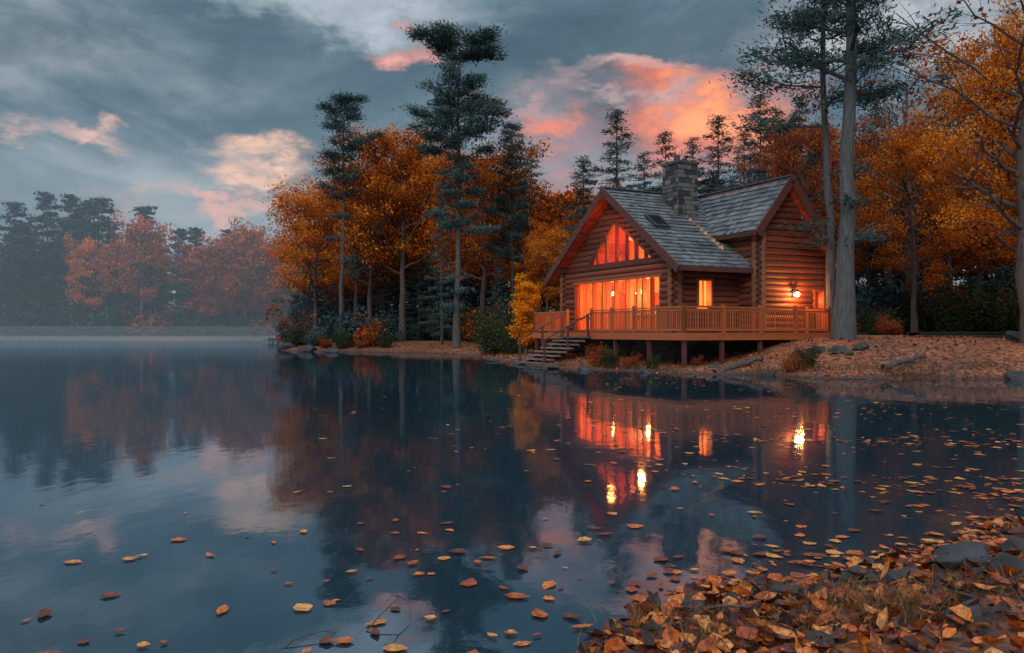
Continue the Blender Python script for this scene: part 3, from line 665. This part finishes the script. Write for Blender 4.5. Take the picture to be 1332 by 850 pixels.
for i,(px,py,n,h) in enumerate(((870,825,160,.16),(1090,805,200,.18),(1150,825,320,.2),(1060,845,160,.16),(1210,810,200,.18),(1280,795,120,.16),(930,850,140,.15))):
    D=1554/(py-432); tuft(wx(px,D),D,n,h,200+i,.16)
for i,(px,D) in enumerate(((985,27.6),(1010,27.2),(1065,26.4),(1110,25.6),(1150,25.9),(1185,26),(1230,25.9),(1280,26.1),(870,29.2),(830,30),(790,31.2),(730,33.2),(1045,26.7))):
    tuft(wx(px,D),D+.25,90,.42,300+i,.4,.008)
IV,IFc=ico(4)
def rock(name,x,y,s,seed,z=None,sink=.25):
    rs=R(seed); v=IV.copy(); d=0
    for k in range(7):
        n=rs.normal(size=3); n/=np.linalg.norm(n); c=rs.uniform(.4,.75); dd=v@n; v=v-np.outer(np.clip(dd-c,0,None),n)*.95
    for k in range(10):
        w=rs.normal(size=3)*(2+k*1.1); d=d+np.sin(v@w+rs.uniform(0,6))*.04/(1+k*.3)
    v=v*(1+d)[:,None]*np.array(s); mb=MB(); mb.add(v,IFc,0,.5); o=mb.obj(name,[M_ROCK],smooth=(0,))
    o.location=(x,y,(max(hz(x,y),0) if z is None else z)+s[2]*(.5-sink)); o.rotation_euler=(0,0,rs.uniform(-.3,.3)); return o
for i,(px,py,w,h) in enumerate(((1240,745,.24,.15),(1312,772,.17,.14),(1180,768,.12,.10),(1110,755,.09,.07),(1020,790,.12,.10),(1250,830,.12,.10),(960,790,.08,.07),(905,800,.09,.07),(1320,735,.12,.1),(1000,489,.35,.16),(1075,472,.5,.3),(1062,486,.5,.25),(1095,488,.45,.22),(1120,486,.4,.2),(960,479,.3,.15),(1040,486,.35,.2),(1326,482,.5,.45),(1332,494,.6,.35),(640,470,.6,.15),(700,470,.4,.18),(720,480,.4,.13),(760,482,.35,.12),(840,485,.3,.13),(925,485,.25,.12),(400,458,.8,.4),(375,456,.9,.45),(430,459,.7,.3))):
    D=1554/(py-432); rock('rock',wx(px,D),D,(w,w*.75,h),300+i)
def driftlog(p0,p1,r0):
    mb=MB(); t=np.linspace(0,1,7)[:,None]; p=np.array(p0)+(np.array(p1)-np.array(p0))*t+R(4).normal(size=(7,3))*.02
    mb.add(*tube(p,np.linspace(r0,r0*.6,7),9),0,.3); mb.obj('driftwood_log',[M_BARK],smooth=(0,))
driftlog((7.2,28.3,.05),(9.2,29.3,.55),.13); driftlog((.0,39.2,.12),(1.4,38.6,.16),.12); driftlog((12.2,26.2,.35),(13.9,26.9,.7),.12)
mb=MB()
for k in range(60):
    x0=17.6+k*.3
    mb.add([(x0+a,34.2+b,c) for a in(0,.285) for b in(0,1.4) for c in (1.46,1.50)],BF,0,rs.uniform())
for yy in (34.3,35.4): mb.add([(17.6+a,yy+b,c) for a in(0,18) for b in(0,.1) for c in (1.2,1.455)],BF,0,.3)
mb.obj('boardwalk',[M_DARK])
P3=lambda px,py,z:(wx(px,1554/(py-432)),1554/(py-432),z)
mb=MB()
for pts,r0 in (([P3(470,825,-.02),P3(495,812,.05),P3(520,800,.10),P3(533,798,.06),P3(535,815,-.02)],.004),([P3(520,800,.10),P3(510,806,.13),P3(500,812,.10)],.003),([P3(360,846,-.01),P3(385,836,.02),P3(420,828,.03),P3(438,822,.0)],.004)):
    mb.add(*tube(np.array(pts),np.linspace(r0,r0*.5,len(pts)),5),0,.2)
mb.obj('twig',[M_BARK])
mb=MB(); rt=R(55)
for q in range(26):   # sticks caught in the leaves at the near shore
    x0=rt.uniform(.9,3.8); y0=4.0+rt.uniform(0,.45)*x0; 
    if sdist(x0,y0)<-.3: continue
    az=rt.uniform(-.9,.9); L=rt.uniform(.2,.7); z_=max(hz(x0,y0),0)+.04; p=np.array([[x0,y0,z_]])+np.linspace(-.5,.5,5)[:,None]*L*np.array([[math.cos(az),math.sin(az),rt.uniform(-.12,.25)]])
    p[1:4]+=rt.normal(size=(3,3))*.012; mb.add(*tube(p,np.linspace(.007,.003,5)*rt.uniform(.6,1.4),5),0,.2)
mb.obj('fallen_sticks',[M_BARK])
# ---------------------------------------------------------------- mist (real volumes over the lake and between the trees)
def vol(name,x0,x1,y0,y1,z0,z1,dens,col):
    m,nt,out=newmat(name+'_volume'); v=nd(nt,'ShaderNodeVolumeScatter'); v.inputs['Density'].default_value=dens; v.inputs['Color'].default_value=(*col,1); v.inputs['Anisotropy'].default_value=0
    nt.links.new(v.outputs[0],out.inputs['Volume']); mb=MB(); mb.add([(a,b,c) for a in(x0,x1) for b in(y0,y1) for c in (z0,z1)],BF,0); mb.obj(name,[m])
vol('mist',-190,30,72,139.5,.05,27,.0029,(.74,.90,1))
vol('mist',-185,-21.5,100,139,.06,.9,.007,(.8,.93,1))
vol('mist',-184,-22,112,138.5,.07,2.4,.005,(.8,.93,1))
# ---------------------------------------------------------------- world
w=bpy.data.worlds.new('World'); scene.world=w; w.use_nodes=True; nt=w.node_tree; nt.nodes.clear()
out=nt.nodes.new('ShaderNodeOutputWorld'); bg=nt.nodes.new('ShaderNodeBackground')
SE,SR=math.radians(28),math.radians(200)
sky=nd(nt,'ShaderNodeTexSky',sky_type='NISHITA'); sky.sun_disc=False; sky.sun_elevation=SE; sky.sun_rotation=SR
tc=nd(nt,'ShaderNodeTexCoord'); d0=tc.outputs['Generated']
mp_=nd(nt,'ShaderNodeMapping'); mp_.inputs['Scale'].default_value=(1,1,2.1); mp_.inputs['Location'].default_value=(.35,.1,.2); nt.links.new(d0,mp_.inputs['Vector']); dm=mp_.outputs[0]
nA=noise(nt,3.4,10,dm,.58,.5); nB=noise(nt,9,8,dm,.62,.4)
nC=nd(nt,'ShaderNodeTexNoise'); nC.inputs['Scale'].default_value=9; nC.inputs['Detail'].default_value=7; nC.inputs['Roughness'].default_value=.6; nt.links.new(dm,nC.inputs['Vector'])
vs=nd(nt,'ShaderNodeVectorMath',operation='SUBTRACT'); nt.links.new(nC.outputs['Color'],vs.inputs[0]); vs.inputs[1].default_value=(.5,.5,.5)
vm=nd(nt,'ShaderNodeVectorMath',operation='SCALE'); nt.links.new(vs.outputs[0],vm.inputs[0]); vm.inputs['Scale'].default_value=.20
va=nd(nt,'ShaderNodeVectorMath',operation='ADD'); nt.links.new(d0,va.inputs[0]); nt.links.new(vm.outputs[0],va.inputs[1]); dw=va.outputs[0]
base=ramp(nt,nA,[(.36,(.062,.115,.152)),(.46,(.105,.175,.22)),(.53,(.19,.265,.315)),(.64,(.38,.44,.48))])
sep=nd(nt,'ShaderNodeSeparateXYZ'); nt.links.new(d0,sep.inputs[0])
mr=nd(nt,'ShaderNodeMapRange'); mr.inputs[1].default_value=.03; mr.inputs[2].default_value=.22; mr.inputs[3].default_value=.7; mr.inputs[4].default_value=0; nt.links.new(sep.outputs[2],mr.inputs[0])
c=mixc(nt,mr.outputs[0],base,(.25,.315,.375))
det=ramp(nt,nB,[(.42,(0,0,0)),(.56,(1,1,1))])
def blob(c,px,py,sx,sz,col,amt,det_amt=.8):
    v=Vector(((px-CX)/F,1,(HY-py)/F)).normalized()
    s=nd(nt,'ShaderNodeVectorMath',operation='SUBTRACT'); nt.links.new(dw,s.inputs[0]); s.inputs[1].default_value=v
    m=nd(nt,'ShaderNodeVectorMath',operation='MULTIPLY'); nt.links.new(s.outputs[0],m.inputs[0]); m.inputs[1].default_value=(F/sx,3,F/sz)
    l=nd(nt,'ShaderNodeVectorMath',operation='LENGTH'); nt.links.new(m.outputs[0],l.inputs[0])
    r=nd(nt,'ShaderNodeMapRange',interpolation_type='SMOOTHSTEP'); r.inputs[1].default_value=.2; r.inputs[2].default_value=1.2; r.inputs[3].default_value=amt; r.inputs[4].default_value=0; nt.links.new(l.outputs['Value'],r.inputs[0])
    f=math_(nt,'MULTIPLY',r.outputs[0],math_(nt,'ADD',math_(nt,'MULTIPLY',det,det_amt),1-det_amt),True)
    return mixc(nt,f,c,col)
c=blob(c,180,90,330,90,(.078,.135,.172),.75,.5)
c=blob(c,880,45,300,55,(.105,.155,.195),.75,.45)
c=blob(c,600,130,180,60,(.115,.18,.225),.6,.4)
c=blob(c,450,-8,190,40,(.55,.62,.68),.9,.3)
c=blob(c,1180,25,190,60,(.55,.58,.62),.9,.5)
c=blob(c,735,210,95,80,(.42,.20,.20),.75,.5)
c=blob(c,722,165,42,24,(1.0,.27,.16),.9,.3)
c=blob(c,830,100,150,22,(.72,.46,.42),.9,.65)
c=blob(c,700,135,80,18,(.55,.34,.33),.8,.6)
c=blob(c,925,155,125,66,(.98,.23,.10),1,.3)
c=blob(c,940,140,75,38,(1.45,.46,.17),1,.35)
c=blob(c,350,222,60,28,(1.05,.64,.46),1,.55)
c=blob(c,285,265,130,18,(.84,.46,.38),1,.55)
c=blob(c,90,165,55,17,(.88,.54,.46),1,.5)
c=blob(c,525,52,50,24,(.95,.42,.36),1,.5)
skm=mixc(nt,1.0,sky.outputs[0],(.10,.10,.10),'MULTIPLY')
c=mixc(nt,.08,c,skm)
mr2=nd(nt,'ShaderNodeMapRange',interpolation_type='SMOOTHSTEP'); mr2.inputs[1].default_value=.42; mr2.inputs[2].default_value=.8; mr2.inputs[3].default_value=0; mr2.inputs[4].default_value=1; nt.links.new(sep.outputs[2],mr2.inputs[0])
c=mixc(nt,mr2.outputs[0],c,(1.15,1.4,1.65))  # brighter sky overhead, added out of view as fill light
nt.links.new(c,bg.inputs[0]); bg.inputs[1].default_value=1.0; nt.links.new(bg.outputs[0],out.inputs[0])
l=bpy.data.lights.new('sun','SUN'); l.energy=1.5; l.angle=math.radians(18); l.color=(1,.90,.80); o=bpy.data.objects.new('sun',l); COL.objects.link(o)
dirv=Vector((math.sin(SR)*math.cos(SE),math.cos(SR)*math.cos(SE),math.sin(SE)))
o.rotation_euler=dirv.to_track_quat('Z','Y').to_euler(); o.location=(0,0,60)
cam=bpy.data.cameras.new('camera'); co=bpy.data.objects.new('camera',cam); COL.objects.link(co); cam.sensor_width=36; cam.lens=28; cam.clip_end=2000; cam.clip_start=.05
co.location=(0,0,CH); co.rotation_euler=(math.radians(90+.39),0,0); scene.camera=co
scene.view_settings.view_transform='Standard'; scene.view_settings.look='None'
print('objs',len(bpy.data.objects))
